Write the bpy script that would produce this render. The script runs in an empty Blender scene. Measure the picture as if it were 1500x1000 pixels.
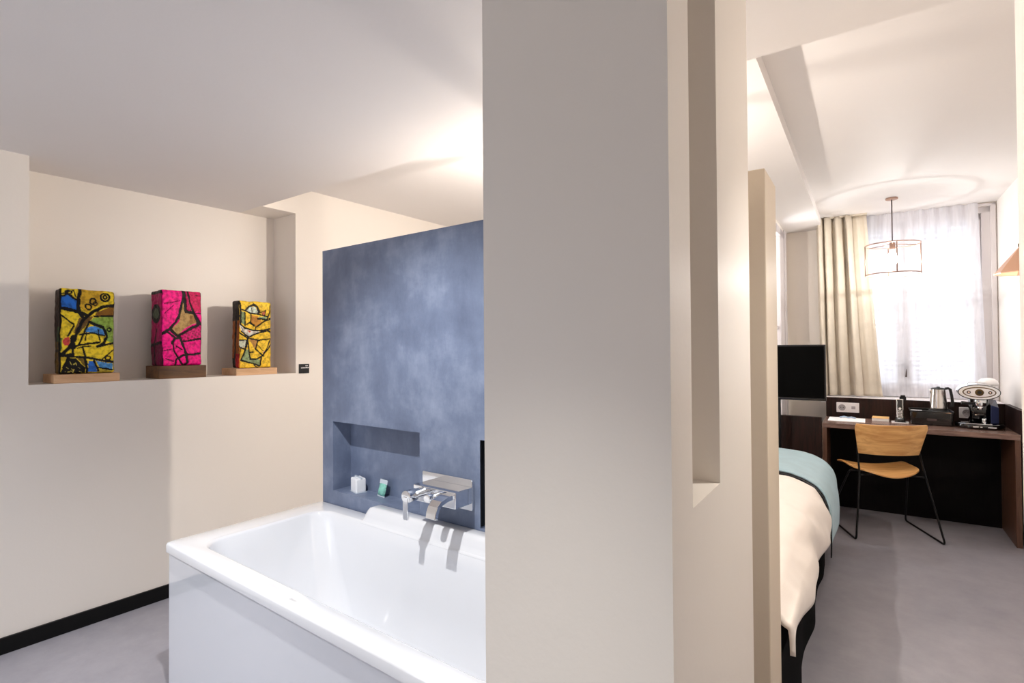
import bpy, bmesh, math, random
from mathutils import Vector, Matrix, noise

random.seed(7)
C = bpy.context.scene.collection
PI = math.pi
ANG = 0.0480642446            # the bedroom wing is turned a little against the bathroom
CA, SA = math.cos(ANG), math.sin(ANG)


def w2(u, v, z=0.0):
    return Vector((u * CA - v * SA, u * SA + v * CA, z))


M2 = Matrix.Rotation(ANG, 4, 'Z')


def lin(c):
    return c / 12.92 if c <= 0.04045 else ((c + 0.055) / 1.055) ** 2.4


def rgb(r, g, b):
    return (lin(r / 255), lin(g / 255), lin(b / 255), 1.0)


# ------------------------------------------------------------------ materials
def new_mat(name):
    m = bpy.data.materials.new(name)
    m.use_nodes = True
    nt = m.node_tree
    b = nt.nodes.get('Principled BSDF')
    return m, nt, b


def plain(name, col, rough=0.5, metal=0.0, noise_amt=0.0, scale=8.0, bump=0.0, bump_scale=60.0, coat=0.0, spec=0.5):
    m, nt, b = new_mat(name)
    N, L = nt.nodes, nt.links
    b.inputs['Base Color'].default_value = col
    b.inputs['Roughness'].default_value = rough
    b.inputs['Metallic'].default_value = metal
    b.inputs['Coat Weight'].default_value = coat
    b.inputs['Specular IOR Level'].default_value = spec
    tc = N.new('ShaderNodeTexCoord')
    if noise_amt:
        n = N.new('ShaderNodeTexNoise')
        n.inputs['Scale'].default_value = scale
        n.inputs['Detail'].default_value = 5
        L.new(tc.outputs['Object'], n.inputs['Vector'])
        r = N.new('ShaderNodeValToRGB')
        r.color_ramp.elements[0].position = 0.3
        r.color_ramp.elements[1].position = 0.7
        d = noise_amt
        r.color_ramp.elements[0].color = (col[0] * (1 - d), col[1] * (1 - d), col[2] * (1 - d), 1)
        r.color_ramp.elements[1].color = (min(1, col[0] * (1 + d)), min(1, col[1] * (1 + d)), min(1, col[2] * (1 + d)), 1)
        L.new(n.outputs['Fac'], r.inputs['Fac'])
        L.new(r.outputs['Color'], b.inputs['Base Color'])
    if bump:
        n2 = N.new('ShaderNodeTexNoise')
        n2.inputs['Scale'].default_value = bump_scale
        n2.inputs['Detail'].default_value = 4
        L.new(tc.outputs['Object'], n2.inputs['Vector'])
        bp = N.new('ShaderNodeBump')
        bp.inputs['Strength'].default_value = bump
        bp.inputs['Distance'].default_value = 0.01
        L.new(n2.outputs['Fac'], bp.inputs['Height'])
        L.new(bp.outputs['Normal'], b.inputs['Normal'])
    return m


def wood(name, dark, light, axis='Z', scale=14.0, rough=0.45, stretch=14.0, spec=0.5):
    m, nt, b = new_mat(name)
    N, L = nt.nodes, nt.links
    tc = N.new('ShaderNodeTexCoord')
    mp = N.new('ShaderNodeMapping')
    s = [stretch, stretch, stretch]
    s['XYZ'.index(axis)] = 1.0
    mp.inputs['Scale'].default_value = s
    L.new(tc.outputs['Object'], mp.inputs['Vector'])
    n = N.new('ShaderNodeTexNoise')
    n.inputs['Scale'].default_value = scale / 4
    n.inputs['Detail'].default_value = 8
    n.inputs['Roughness'].default_value = 0.65
    n.inputs['Distortion'].default_value = 0.6
    L.new(mp.outputs['Vector'], n.inputs['Vector'])
    r = N.new('ShaderNodeValToRGB')
    r.color_ramp.elements[0].position = 0.32
    r.color_ramp.elements[1].position = 0.68
    r.color_ramp.elements[0].color = dark
    r.color_ramp.elements[1].color = light
    L.new(n.outputs['Fac'], r.inputs['Fac'])
    L.new(r.outputs['Color'], b.inputs['Base Color'])
    b.inputs['Roughness'].default_value = rough
    b.inputs['Specular IOR Level'].default_value = spec
    bp = N.new('ShaderNodeBump')
    bp.inputs['Strength'].default_value = 0.08
    bp.inputs['Distance'].default_value = 0.004
    L.new(n.outputs['Fac'], bp.inputs['Height'])
    L.new(bp.outputs['Normal'], b.inputs['Normal'])
    return m


def stucco(name, c0, c1, c2, rough=0.4, scale=3.0):
    m, nt, b = new_mat(name)
    N, L = nt.nodes, nt.links
    tc = N.new('ShaderNodeTexCoord')
    n1 = N.new('ShaderNodeTexNoise')
    n1.inputs['Scale'].default_value = scale
    n1.inputs['Detail'].default_value = 10
    n1.inputs['Roughness'].default_value = 0.62
    n1.inputs['Distortion'].default_value = 0.35
    mp = N.new('ShaderNodeMapping')
    mp.inputs['Rotation'].default_value = (0.3, 0.6, 0.2)
    mp.inputs['Scale'].default_value = (1, 1, 1.5)
    L.new(tc.outputs['Object'], mp.inputs['Vector'])
    L.new(mp.outputs['Vector'], n1.inputs['Vector'])
    r = N.new('ShaderNodeValToRGB')
    e = r.color_ramp.elements
    e[0].position, e[0].color = 0.3, c0
    e[1].position, e[1].color = 0.72, c2
    k = e.new(0.5)
    k.color = c1
    n3 = N.new('ShaderNodeTexNoise')
    n3.inputs['Scale'].default_value = 9
    n3.inputs['Detail'].default_value = 9
    n3.inputs['Roughness'].default_value = 0.7
    m3 = N.new('ShaderNodeMapping')
    m3.inputs['Scale'].default_value = (1, 1, 0.45)
    m3.inputs['Rotation'].default_value = (0.0, 0.25, 0.0)
    L.new(tc.outputs['Object'], m3.inputs['Vector'])
    L.new(m3.outputs['Vector'], n3.inputs['Vector'])
    mf = N.new('ShaderNodeMix')
    mf.data_type = 'FLOAT'
    mf.inputs['Factor'].default_value = 0.42
    L.new(n1.outputs['Fac'], mf.inputs['A'])
    L.new(n3.outputs['Fac'], mf.inputs['B'])
    L.new(mf.outputs['Result'], r.inputs['Fac'])
    L.new(r.outputs['Color'], b.inputs['Base Color'])
    n2 = N.new('ShaderNodeTexNoise')
    n2.inputs['Scale'].default_value = 22
    n2.inputs['Detail'].default_value = 6
    L.new(tc.outputs['Object'], n2.inputs['Vector'])
    bp = N.new('ShaderNodeBump')
    bp.inputs['Strength'].default_value = 0.12
    bp.inputs['Distance'].default_value = 0.01
    L.new(n2.outputs['Fac'], bp.inputs['Height'])
    L.new(bp.outputs['Normal'], b.inputs['Normal'])
    rr = N.new('ShaderNodeMapRange')
    rr.inputs['To Min'].default_value = rough - 0.1
    rr.inputs['To Max'].default_value = rough + 0.15
    L.new(n1.outputs['Fac'], rr.inputs['Value'])
    L.new(rr.outputs['Result'], b.inputs['Roughness'])
    return m


def emit(name, col, strength):
    m, nt, b = new_mat(name)
    b.inputs['Base Color'].default_value = col
    b.inputs['Emission Color'].default_value = col
    b.inputs['Emission Strength'].default_value = strength
    return m


def attr_paint(name, rough=0.35):
    m, nt, b = new_mat(name)
    N, L = nt.nodes, nt.links
    a = N.new('ShaderNodeAttribute')
    a.attribute_name = 'paint'
    tc = N.new('ShaderNodeTexCoord')
    n = N.new('ShaderNodeTexNoise')
    n.inputs['Scale'].default_value = 55
    n.inputs['Detail'].default_value = 5
    L.new(tc.outputs['Object'], n.inputs['Vector'])
    r = N.new('ShaderNodeValToRGB')
    r.color_ramp.elements[0].position = 0.36
    r.color_ramp.elements[1].position = 0.56
    r.color_ramp.elements[0].color = (0.34, 0.28, 0.25, 1)
    r.color_ramp.elements[1].color = (1, 1, 1, 1)
    L.new(n.outputs['Fac'], r.inputs['Fac'])
    mx = N.new('ShaderNodeMix')
    mx.data_type = 'RGBA'
    mx.blend_type = 'MULTIPLY'
    mx.inputs['Factor'].default_value = 0.65
    L.new(a.outputs['Color'], mx.inputs['A'])
    L.new(r.outputs['Color'], mx.inputs['B'])
    L.new(mx.outputs['Result'], b.inputs['Base Color'])
    b.inputs['Roughness'].default_value = rough
    b.inputs['Specular IOR Level'].default_value = 0.25
    bp = N.new('ShaderNodeBump')
    bp.inputs['Strength'].default_value = 0.5
    bp.inputs['Distance'].default_value = 0.006
    L.new(n.outputs['Fac'], bp.inputs['Height'])
    L.new(bp.outputs['Normal'], b.inputs['Normal'])
    return m


def glass_mat(name, tint=(1, 1, 1, 1)):
    m, nt, b = new_mat(name)
    N, L = nt.nodes, nt.links
    g = N.new('ShaderNodeBsdfGlossy')
    g.inputs['Roughness'].default_value = 0.02
    t = N.new('ShaderNodeBsdfTransparent')
    t.inputs['Color'].default_value = tint
    mx = N.new('ShaderNodeMixShader')
    mx.inputs['Fac'].default_value = 0.06
    L.new(t.outputs['BSDF'], mx.inputs[1])
    L.new(g.outputs['BSDF'], mx.inputs[2])
    L.new(mx.outputs['Shader'], N['Material Output'].inputs['Surface'])
    return m


def sheer_mat(name):
    m, nt, b = new_mat(name)
    N, L = nt.nodes, nt.links
    tr = N.new('ShaderNodeBsdfTransparent')
    tl = N.new('ShaderNodeBsdfTranslucent')
    tl.inputs['Color'].default_value = (0.92, 0.93, 0.98, 1)
    df = N.new('ShaderNodeBsdfDiffuse')
    df.inputs['Color'].default_value = (0.9, 0.9, 0.93, 1)
    m1 = N.new('ShaderNodeMixShader')
    m1.inputs['Fac'].default_value = 0.4
    L.new(tl.outputs['BSDF'], m1.inputs[1])
    L.new(df.outputs['BSDF'], m1.inputs[2])
    tc = N.new('ShaderNodeTexCoord')
    n = N.new('ShaderNodeTexNoise')
    n.inputs['Scale'].default_value = 18
    mp = N.new('ShaderNodeMapping')
    mp.inputs['Scale'].default_value = (3, 1, 0.3)
    L.new(tc.outputs['Object'], mp.inputs['Vector'])
    L.new(mp.outputs['Vector'], n.inputs['Vector'])
    rr = N.new('ShaderNodeMapRange')
    rr.inputs['To Min'].default_value = 0.55
    rr.inputs['To Max'].default_value = 0.9
    L.new(n.outputs['Fac'], rr.inputs['Value'])
    m2 = N.new('ShaderNodeMixShader')
    L.new(rr.outputs['Result'], m2.inputs['Fac'])
    L.new(tr.outputs['BSDF'], m2.inputs[1])
    L.new(m1.outputs['Shader'], m2.inputs[2])
    L.new(m2.outputs['Shader'], N['Material Output'].inputs['Surface'])
    return m


def fabric(name, col, scale=700.0, rough=0.9, bump=0.25, noise_amt=0.05, sheen=0.2):
    m = plain(name, col, rough, 0, noise_amt, 12, bump, scale)
    m.node_tree.nodes['Principled BSDF'].inputs['Sheen Weight'].default_value = sheen
    m.node_tree.nodes['Principled BSDF'].inputs['Specular IOR Level'].default_value = 0.1
    return m


MT = {
    'wall': plain('cream_wall_paint', rgb(235, 228, 219), 0.42, 0, 0.012, 1.5, 0.03, 90),
    'wall2': plain('warm_white_wall_paint', rgb(240, 236, 232), 0.45, 0, 0.01, 1.5, 0.03, 90),
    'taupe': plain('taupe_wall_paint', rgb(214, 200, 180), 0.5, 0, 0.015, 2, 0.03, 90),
    'ceil': plain('matt_ceiling_paint', rgb(228, 224, 222), 0.6, 0, 0.015, 1.2, 0.03, 60),
    'blue': stucco('blue_grey_polished_plaster', rgb(84, 94, 118), rgb(108, 120, 145), rgb(148, 159, 182), 0.4, 2.6),
    'floor': stucco('lavender_grey_concrete', rgb(134, 133, 142), rgb(150, 148, 156), rgb(166, 163, 171), 0.42, 1.6),
    'black_paint': plain('black_baseboard_and_jamb_shade', rgb(5, 5, 5), 0.45, spec=0.25),
    'acrylic': plain('white_bath_acrylic', rgb(226, 228, 232), 0.08, 0, 0, coat=0.6),
    'panel': plain('white_glass_panel', rgb(226, 229, 235), 0.06, 0, coat=0.8),
    'seam': plain('grey_silicone', rgb(150, 152, 156), 0.5),
    'seam_light': plain('pale_grey_print', rgb(206, 207, 210), 0.3),
    'chrome': plain('polished_chrome', (0.86, 0.87, 0.89, 1), 0.05, 1.0),
    'steel': plain('brushed_steel', (0.72, 0.69, 0.66, 1), 0.24, 1.0),
    'wenge': wood('dark_wenge_veneer', rgb(16, 8, 6), rgb(50, 27, 21), 'Z', 18, 0.45, spec=0.25),
    'wenge_sheen': wood('wenge_veneer_window_sheen', rgb(84, 62, 56), rgb(140, 112, 100), 'X', 18, 0.26),  # window reflection on the desk top is put into the lighter colour
    'wenge_edge': wood('walnut_edge_veneer', rgb(66, 42, 32), rgb(108, 74, 56), 'Z', 18, 0.4),
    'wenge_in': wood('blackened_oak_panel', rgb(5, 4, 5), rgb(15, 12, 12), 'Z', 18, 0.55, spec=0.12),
    'oak': wood('oak_veneer', rgb(186, 130, 70), rgb(230, 182, 118), 'X', 12, 0.38, 9),
    'oak_pale': wood('pale_oak_block', rgb(196, 150, 108), rgb(226, 188, 148), 'Y', 14, 0.55, 8),
    'oak_dark': wood('dark_stained_block', rgb(70, 44, 24), rgb(126, 86, 48), 'Y', 14, 0.55, 8),
    'black_metal': plain('black_powder_coat', rgb(12, 12, 13), 0.35, 0.3),
    'black_plastic': plain('black_plastic', rgb(12, 12, 14), 0.28, 0),
    'black_gloss': plain('black_gloss', rgb(6, 6, 7), 0.08, 0, coat=0.5),
    'screen': plain('dark_television_glass', rgb(1, 1, 1), 0.45, 0, spec=0.05),
    'navy': plain('smoked_blue_plastic', rgb(50, 58, 92), 0.2, 0),
    'copper': plain('brushed_copper', (0.93, 0.58, 0.40, 1), 0.28, 0.9),
    'copper_in': plain('pale_copper', (0.95, 0.72, 0.58, 1), 0.3, 0.7),
    'bronze': plain('dark_bronze', rgb(96, 74, 40), 0.4, 0.6),
    'wire': plain('copper_wire', (0.42, 0.27, 0.21, 1), 0.4, 0.6),
    'rod': plain('dark_rod', rgb(86, 74, 74), 0.35, 0.6),
    'white_plastic': plain('white_plastic', rgb(240, 236, 236), 0.3),
    'grey_print': plain('grey_print', rgb(168, 160, 162), 0.5),
    'paper': plain('white_paper', rgb(246, 245, 243), 0.7),
    'print_blue': plain('pale_blue_ribbon', rgb(170, 190, 214), 0.6),
    'orange': plain('orange_card', rgb(236, 190, 124), 0.6),
    'drape': fabric('beige_linen', rgb(206, 196, 180), 300),
    'duvet': fabric('white_cotton', rgb(244, 236, 228), 260, bump=0.1, noise_amt=0.015),
    'throw': fabric('pale_blue_wool', rgb(172, 200, 210), 420),
    'lining': fabric('dark_lining', rgb(24, 25, 30), 400),
    'skirt': fabric('black_bed_base_cloth', rgb(4, 4, 5), 400, sheen=0.0),
    'frame': plain('grey_window_paint', rgb(204, 198, 198), 0.45),
    'shutter': plain('white_louvre_paint', rgb(240, 240, 242), 0.5),
    'glass': glass_mat('window_glass'),
    'sheer': sheer_mat('sheer_voile'),
    'bulb': emit('warm_bulb', (1, 0.93, 0.85, 1), 30.0),
    'paint': attr_paint('thick_painted_stone', 0.5),
    'cellophane': plain('clear_wrapper', rgb(196, 206, 216), 0.15),
    'soap': plain('white_wrapped_soap', rgb(240, 242, 246), 0.4, bump=0.2, bump_scale=80),
    'mint': plain('mint_bath_salts', rgb(134, 200, 184), 0.5, 0, 0.15, 60, 0.4, 120),
}


# ------------------------------------------------------------------ mesh tools
class MB:
    def __init__(self):
        self.v, self.f, self.sm = [], [], []

    def add(self, verts, faces, smooth=False, M=None):
        o = len(self.v)
        for p in verts:
            p = Vector(p)
            self.v.append(M @ p if M is not None else p)
        for f in faces:
            self.f.append([i + o for i in f])
            self.sm.append(smooth)
        return self

    def box(self, x0, x1, y0, y1, z0, z1, M=None):
        vs = [(x0, y0, z0), (x1, y0, z0), (x1, y1, z0), (x0, y1, z0), (x0, y0, z1), (x1, y0, z1), (x1, y1, z1), (x0, y1, z1)]
        fs = [(0, 3, 2, 1), (4, 5, 6, 7), (0, 1, 5, 4), (1, 2, 6, 5), (2, 3, 7, 6), (3, 0, 4, 7)]
        return self.add(vs, fs, False, M)

    def prism(self, pts, z0, z1, M=None, smooth=False):
        """pts counter-clockwise in xy, extruded along z"""
        n = len(pts)
        vs = [(p[0], p[1], z0) for p in pts] + [(p[0], p[1], z1) for p in pts]
        fs = [list(range(n))[::-1], list(range(n, 2 * n))]
        self.add(vs, fs, False, M)
        side = [(i, (i + 1) % n, n + (i + 1) % n, n + i) for i in range(n)]
        o = len(self.v) - 2 * n
        for f in side:
            self.f.append([i + o for i in f])
            self.sm.append(smooth)
        return self

    def loft(self, rings, smooth=True, cap0=True, cap1=True, closed=True, M=None):
        n = len(rings[0])
        vs = [p for r in rings for p in r]
        fs = []
        for k in range(len(rings) - 1):
            for i in range(n if closed else n - 1):
                j = (i + 1) % n
                fs.append((k * n + i, k * n + j, (k + 1) * n + j, (k + 1) * n + i))
        o = len(self.v)
        self.add(vs, fs, smooth, M)
        if cap0:
            self.f.append([o + i for i in range(n)][::-1])
            self.sm.append(False)
        if cap1:
            self.f.append([o + (len(rings) - 1) * n + i for i in range(n)])
            self.sm.append(False)
        return self

    def lathe(self, prof, n=32, cx=0, cy=0, M=None, smooth=True):
        rings = [[(cx + r * math.cos(2 * PI * i / n), cy + r * math.sin(2 * PI * i / n), z) for i in range(n)] for r, z in prof]
        return self.loft(rings, smooth, M=M)

    def tube(self, pts, r, n=10, M=None, closed=False):
        pts = [Vector(p) for p in pts]
        m = len(pts)
        rings = []
        up = None
        for k in range(m):
            if closed:
                t = (pts[(k + 1) % m] - pts[k - 1]).normalized()
            elif k == 0:
                t = (pts[1] - pts[0]).normalized()
            elif k == m - 1:
                t = (pts[-1] - pts[-2]).normalized()
            else:
                t = ((pts[k + 1] - pts[k]).normalized() + (pts[k] - pts[k - 1]).normalized()).normalized()
            if up is None:
                up = Vector((0, 0, 1)) if abs(t.z) < 0.9 else Vector((1, 0, 0))
            a = (up - t * up.dot(t)).normalized()
            b = t.cross(a)
            up = a
            rad = r[k] if isinstance(r, (list, tuple)) else r
            rings.append([pts[k] + a * (rad * math.cos(2 * PI * i / n)) + b * (rad * math.sin(2 * PI * i / n)) for i in range(n)])
        if closed:
            rings.append(rings[0])
        return self.loft(rings, True, not closed, not closed, M=M)

    def grid(self, fn, nu, nv, smooth=True, M=None):
        vs = [fn(i / nu, j / nv) for j in range(nv + 1) for i in range(nu + 1)]
        fs = [(j * (nu + 1) + i, j * (nu + 1) + i + 1, (j + 1) * (nu + 1) + i + 1, (j + 1) * (nu + 1) + i) for j in range(nv) for i in range(nu)]
        return self.add(vs, fs, smooth, M)

    def build(self, name, mat, parent=None, bevel=0.0, seg=2, solid=0.0, sub=0, weld=False):
        me = bpy.data.meshes.new(name)
        me.from_pydata([tuple(p) for p in self.v], [], self.f)
        for p, s in zip(me.polygons, self.sm):
            p.use_smooth = s
        if weld:
            bm = bmesh.new()
            bm.from_mesh(me)
            bmesh.ops.remove_doubles(bm, verts=bm.verts, dist=1e-5)
            bm.to_mesh(me)
            bm.free()
        bm = bmesh.new()
        bm.from_mesh(me)
        if not solid:
            bmesh.ops.recalc_face_normals(bm, faces=bm.faces)
        bm.to_mesh(me)
        bm.free()
        me.materials.append(MT[mat] if isinstance(mat, str) else mat)
        o = bpy.data.objects.new(name, me)
        C.objects.link(o)
        if parent is not None:
            o.parent = parent
        if solid:
            s = o.modifiers.new('solid', 'SOLIDIFY')
            s.thickness = solid
            s.offset = 0
        if bevel:
            b = o.modifiers.new('bevel', 'BEVEL')
            b.width = bevel
            b.segments = seg
            b.limit_method = 'ANGLE'
            b.angle_limit = math.radians(40)
            b.harden_normals = False
        if sub:
            s = o.modifiers.new('sub', 'SUBSURF')
            s.levels = sub
            s.render_levels = sub
        return o


def thing(name, label, cat, loc=(0, 0, 0), rotz=0.0, group=None):
    o = bpy.data.objects.new(name, None)
    o.empty_display_size = 0.1
    C.objects.link(o)
    o.location = loc
    o.rotation_euler = (0, 0, rotz)
    o['label'] = label
    o['category'] = cat
    if group:
        o['group'] = group
    return o


def tag(o, label, cat, group=None):
    o['label'] = label
    o['category'] = cat
    if group:
        o['group'] = group
    return o


def struct(o, label=None):
    o['kind'] = 'structure'
    if label:
        o['label'] = label
    return o


def rrect(x0, x1, y0, y1, r, n=6):
    pts = []
    for cx, cy, a0 in ((x1 - r, y1 - r, 0), (x0 + r, y1 - r, PI / 2), (x0 + r, y0 + r, PI), (x1 - r, y0 + r, 1.5 * PI)):
        for i in range(n + 1):
            a = a0 + PI / 2 * i / n
            pts.append((cx + r * math.cos(a), cy + r * math.sin(a)))
    return pts


def smoothstep(a, b, x):
    t = max(0.0, min(1.0, (x - a) / (b - a)))
    return t * t * (3 - 2 * t)


# ------------------------------------------------------------------ the setting
XW = -3.249          # face of the left wall
ZL, ZU, ZR = 2.257, 2.431, 2.50     # low bathroom ceiling, bedroom ceiling, raised ceiling over the desk
RW = 0.87            # right wall of the bedroom (u)
VF = 5.66            # facade wall (v)

m = MB().box(-3.9, 1.8, -1.9, 6.6, -0.08, 0.0)
struct(m.build('floor', 'floor'), 'lavender grey polished concrete floor')

# left wall with the display niche (open to the low ceiling)
NB, NY0, NY1, NZ = -3.521, 0.617, 1.95, 1.193
m = MB()
m.box(-3.75, XW, -1.75, 6.4, 0, NZ)
m.box(-3.75, NB, NY0, NY1, NZ, ZL)
m.box(-3.75, XW, -1.75, NY0, NZ, 2.62)
m.box(-3.75, XW, NY1, 6.4, NZ, 2.62)
m.box(-3.75, XW, NY0, 1.715, ZL + 0.02, 2.62)
m.box(-3.75, XW, 1.715, NY1, ZL, 2.62)
struct(m.build('wall_left', 'wall'), 'cream painted wall with a display niche')
m = MB().box(XW - 0.002, XW + 0.012, -1.7, 4.6, 0.0, 0.073)
struct(m.build('baseboard_left', 'black_paint', bevel=0.002), 'black baseboard along the cream left wall')

# ceilings
E0 = Vector((XW, 1.722, 0))
E1 = w2(-0.281, 1.80)
E2 = w2(1.4, 1.80)
m = MB()
m.prism([(-3.75, -1.75), (1.7, -1.75), (E2.x + 0.1, E2.y), (E1.x, E1.y), (E0.x, E0.y), (XW - 0.001, 1.7149), (-3.75, 1.7149)], ZL, 2.62)
q = [w2(-0.334, 1.5), w2(-0.334, 6.2)]
m.prism([(-3.75, 1.5), (q[0].x, q[0].y), (q[1].x, q[1].y), (-3.75, 6.3)], ZU, 2.62)
q2 = [w2(-0.334, 1.5), w2(1.3, 1.5), w2(1.3, 6.2), w2(-0.334, 6.2)]
m.prism([(p.x, p.y) for p in q2], ZR, 2.62)
struct(m.build('ceiling', 'ceil'), 'pale plaster ceiling with a lower part over the bathroom')

# blue plaster partition behind the bath with two recesses
BX0, BX1, BY = -2.33, -0.56, 1.543
n1 = (-2.246, -1.638, 0.663, 0.998)
n2 = (-1.308, -0.70, 0.668, 1.0)
D = 0.102
m = MB()
m.box(BX0, BX1, BY + D, 1.75, 0, 1.84)
m.box(BX0, BX1, BY, BY + D, 0, n1[2])
m.box(BX0, BX1, BY, BY + D, 1.0, 1.84)
m.box(BX0, n1[0], BY, BY + D, n1[2], 1.0)
m.box(n1[0], n1[1], BY, BY + D, n1[3], 1.0)
m.box(n1[1], n2[0], BY, BY + D, n1[2], 1.0)
m.box(n2[1], BX1, BY, BY + D, n1[2], 1.0)
struct(m.build('wall_partition', 'blue'), 'blue grey polished plaster partition behind the bath')
m = MB().box(n2[0] + 0.0005, n2[0] + 0.004, BY + 0.003, BY + D - 0.001, n2[2] + 0.002, n2[3] - 0.001)  # black strip puts the shade of the unlit jamb into the colour
struct(m.build('jamb_shade_1', 'black_paint'), 'shaded left jamb of the right recess, shade painted black')
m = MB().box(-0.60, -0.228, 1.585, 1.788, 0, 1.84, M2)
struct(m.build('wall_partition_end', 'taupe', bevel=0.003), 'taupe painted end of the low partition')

# pillar with a tall slit
PU0, PU1, PV0, PV1 = -0.558, -0.23, 0.74, 1.347
S0, S1, SZ, ST = 0.845, 1.03, 1.097, 2.2
m = MB()
m.box(PU0, PU1, PV0, S0, 0, ZL, M2)
m.box(PU0, PU1, S1, PV1, 0, ZL, M2)
m.box(PU0, PU1, S0, S1, 0, SZ, M2)
m.box(PU0, PU0 + 0.07, S0, S1, SZ, ZL, M2)
m.box(PU0, PU1, S0, S1, ST, ZL, M2)
struct(m.build('wall_pillar', 'wall'), 'thick cream pillar with a tall recessed slit')

# right side: entrance wall close by, bedroom wall behind it
m = MB().box(0.317, 1.2, -1.75, 1.80, 0, ZL, M2)
struct(m.build('wall_entrance', 'wall2'), 'white wall edge at the right of the picture')
m = MB().box(RW, RW + 0.2, 1.7, 6.2, 0, 2.62, M2)
struct(m.build('wall_right', 'wall2'), 'white wall beside the desk')
# back wall behind the viewpoint with an unseen opening added for the fill light
m = MB()
m.box(-3.75, -2.9, -1.75, -1.6, 0, 2.62)
m.box(-1.3, 1.6, -1.75, -1.6, 0, 2.62)
m.box(-2.9, -1.3, -1.75, -1.6, 0, 0.7)
m.box(-2.9, -1.3, -1.75, -1.6, 2.15, 2.62)
struct(m.build('wall_back', 'wall'))

# facade with the window
WO = (-0.30, 0.835, 0.905, 2.47)
m = MB()
m.box(-0.90, WO[0], VF, VF + 0.3, 0, 2.62, M2)
m.box(WO[1], RW + 0.2, VF, VF + 0.3, 0, 2.62, M2)
m.box(WO[0], WO[1], VF, VF + 0.3, 0, WO[2], M2)
m.box(WO[0], WO[1], VF, VF + 0.3, WO[3], 2.62, M2)
struct(m.build('wall_far', 'wall'), 'cream wall with the tall window behind the desk')
# return wall with a second window, and the wall at the foot of the bed
m = MB()
m.box(-0.86, -0.634, 4.90, 4.97, 0, 2.62, M2)
m.box(-0.86, -0.634, 5.50, VF, 0, 2.62, M2)
m.box(-0.86, -0.634, 4.97, 5.50, 0, 0.6, M2)
m.box(-0.86, -0.634, 4.97, 5.50, 2.40, 2.62, M2)
m.box(-3.7, -0.86, 4.90, 5.1, 0, 2.62, M2)
struct(m.build('wall_return', 'wall'), 'short cream wall with a side window')

# window 1: frame, casements, glass, sill, shutters
W1 = bpy.data.objects.new('window_1', None)
C.objects.link(W1)
W1.rotation_euler = (0, 0, ANG)
struct(W1, 'tall grey framed casement window behind sheer curtains')
m = MB()
for x0, x1, z0, z1 in ((WO[0], WO[0] + 0.05, WO[2], WO[3]), (WO[1] - 0.06, WO[1], WO[2], WO[3]), (WO[0], WO[1], WO[3] - 0.05, WO[3]), (WO[0], WO[1], WO[2], WO[2] + 0.05)):
    m.box(x0, x1, VF + 0.005, VF + 0.07, z0, z1)
m.box(WO[1] - 0.005, WO[1] + 0.028, VF - 0.018, VF, WO[2], WO[3] + 0.02)
m.box(WO[0] - 0.05, WO[1] + 0.028, VF - 0.018, VF, WO[3], WO[3] + 0.02)
m.build('window_frame', 'frame', W1, bevel=0.004)
mid = (WO[0] + WO[1]) / 2
for a, b in ((WO[0] + 0.052, mid - 0.001), (mid + 0.001, WO[1] - 0.062)):
    m = MB()
    z0, z1 = WO[2] + 0.052, WO[3] - 0.052
    for x0, x1, c0, c1 in ((a, a + 0.05, z0, z1), (b - 0.05, b, z0, z1), (a, b, z0, z0 + 0.07), (a, b, z1 - 0.05, z1), (a, b, 1.70, 1.73)):
        m.box(x0, x1, VF + 0.02, VF + 0.06, c0, c1)
    s = m.build('casement', 'frame', W1, bevel=0.003)
    MB().box(a + 0.045, b - 0.045, VF + 0.036, VF + 0.042, z0 + 0.06, z1 - 0.04).build('pane', 'glass', s)
m = MB().box(mid - 0.012, mid + 0.012, VF - 0.005, VF + 0.02, 1.1, 1.2)
m.tube([(mid, VF - 0.01, 1.15), (mid, VF - 0.035, 1.15), (mid, VF - 0.04, 1.08)], 0.009)
m.build('window_handle', 'rod', W1, bevel=0.002)
MB().box(-0.34, 0.855, 5.292, VF + 0.02, 0.865, 0.905).build('window_sill', 'white_plastic', W1, bevel=0.003)
for a, b in ((WO[0] + 0.02, mid - 0.01), (mid + 0.01, WO[1] - 0.02)):
    m = MB()
    m.box(a, a + 0.04, VF + 0.30, VF + 0.335, WO[2], WO[3])
    m.box(b - 0.04, b, VF + 0.30, VF + 0.335, WO[2], WO[3])
    for zz in (WO[2], 1.66, WO[3] - 0.09):
        m.box(a, b, VF + 0.30, VF + 0.335, zz, zz + 0.09)
    k = 0
    zz = WO[2] + 0.11
    while zz < WO[3] - 0.1:
        if not 1.63 < zz < 1.76:
            R = Matrix.Translation((0, VF + 0.318, zz)) @ Matrix.Rotation(math.radians(35), 4, 'X')
            m.box(a + 0.04, b - 0.04, -0.02, 0.02, -0.003, 0.003, R)
        zz += 0.042
    m.build('shutter', 'shutter', W1)

# window 2 in the return wall
W2o = bpy.data.objects.new('window_2', None)
C.objects.link(W2o)
W2o.rotation_euler = (0, 0, ANG)
struct(W2o, 'grey framed side window left of the television')
m = MB()
m.box(-0.70, -0.630, 5.20, 5.50, 0.6, 2.40)
m.box(-0.70, -0.640, 4.97, 5.02, 0.6, 2.40)
m.box(-0.70, -0.630, 4.97, 5.50, 2.33, 2.40)
m.box(-0.70, -0.630, 4.97, 5.50, 0.6, 0.66)
m.box(-0.70, -0.650, 4.97, 5.30, 1.50, 1.53)
m.box(-0.634, -0.618, 5.42, 5.53, 0.6, 2.42)
m.build('window_frame', 'frame', W2o, bevel=0.004)
MB().box(-0.68, -0.674, 5.0, 5.22, 0.64, 2.35).build('pane', 'glass', W2o)

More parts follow.
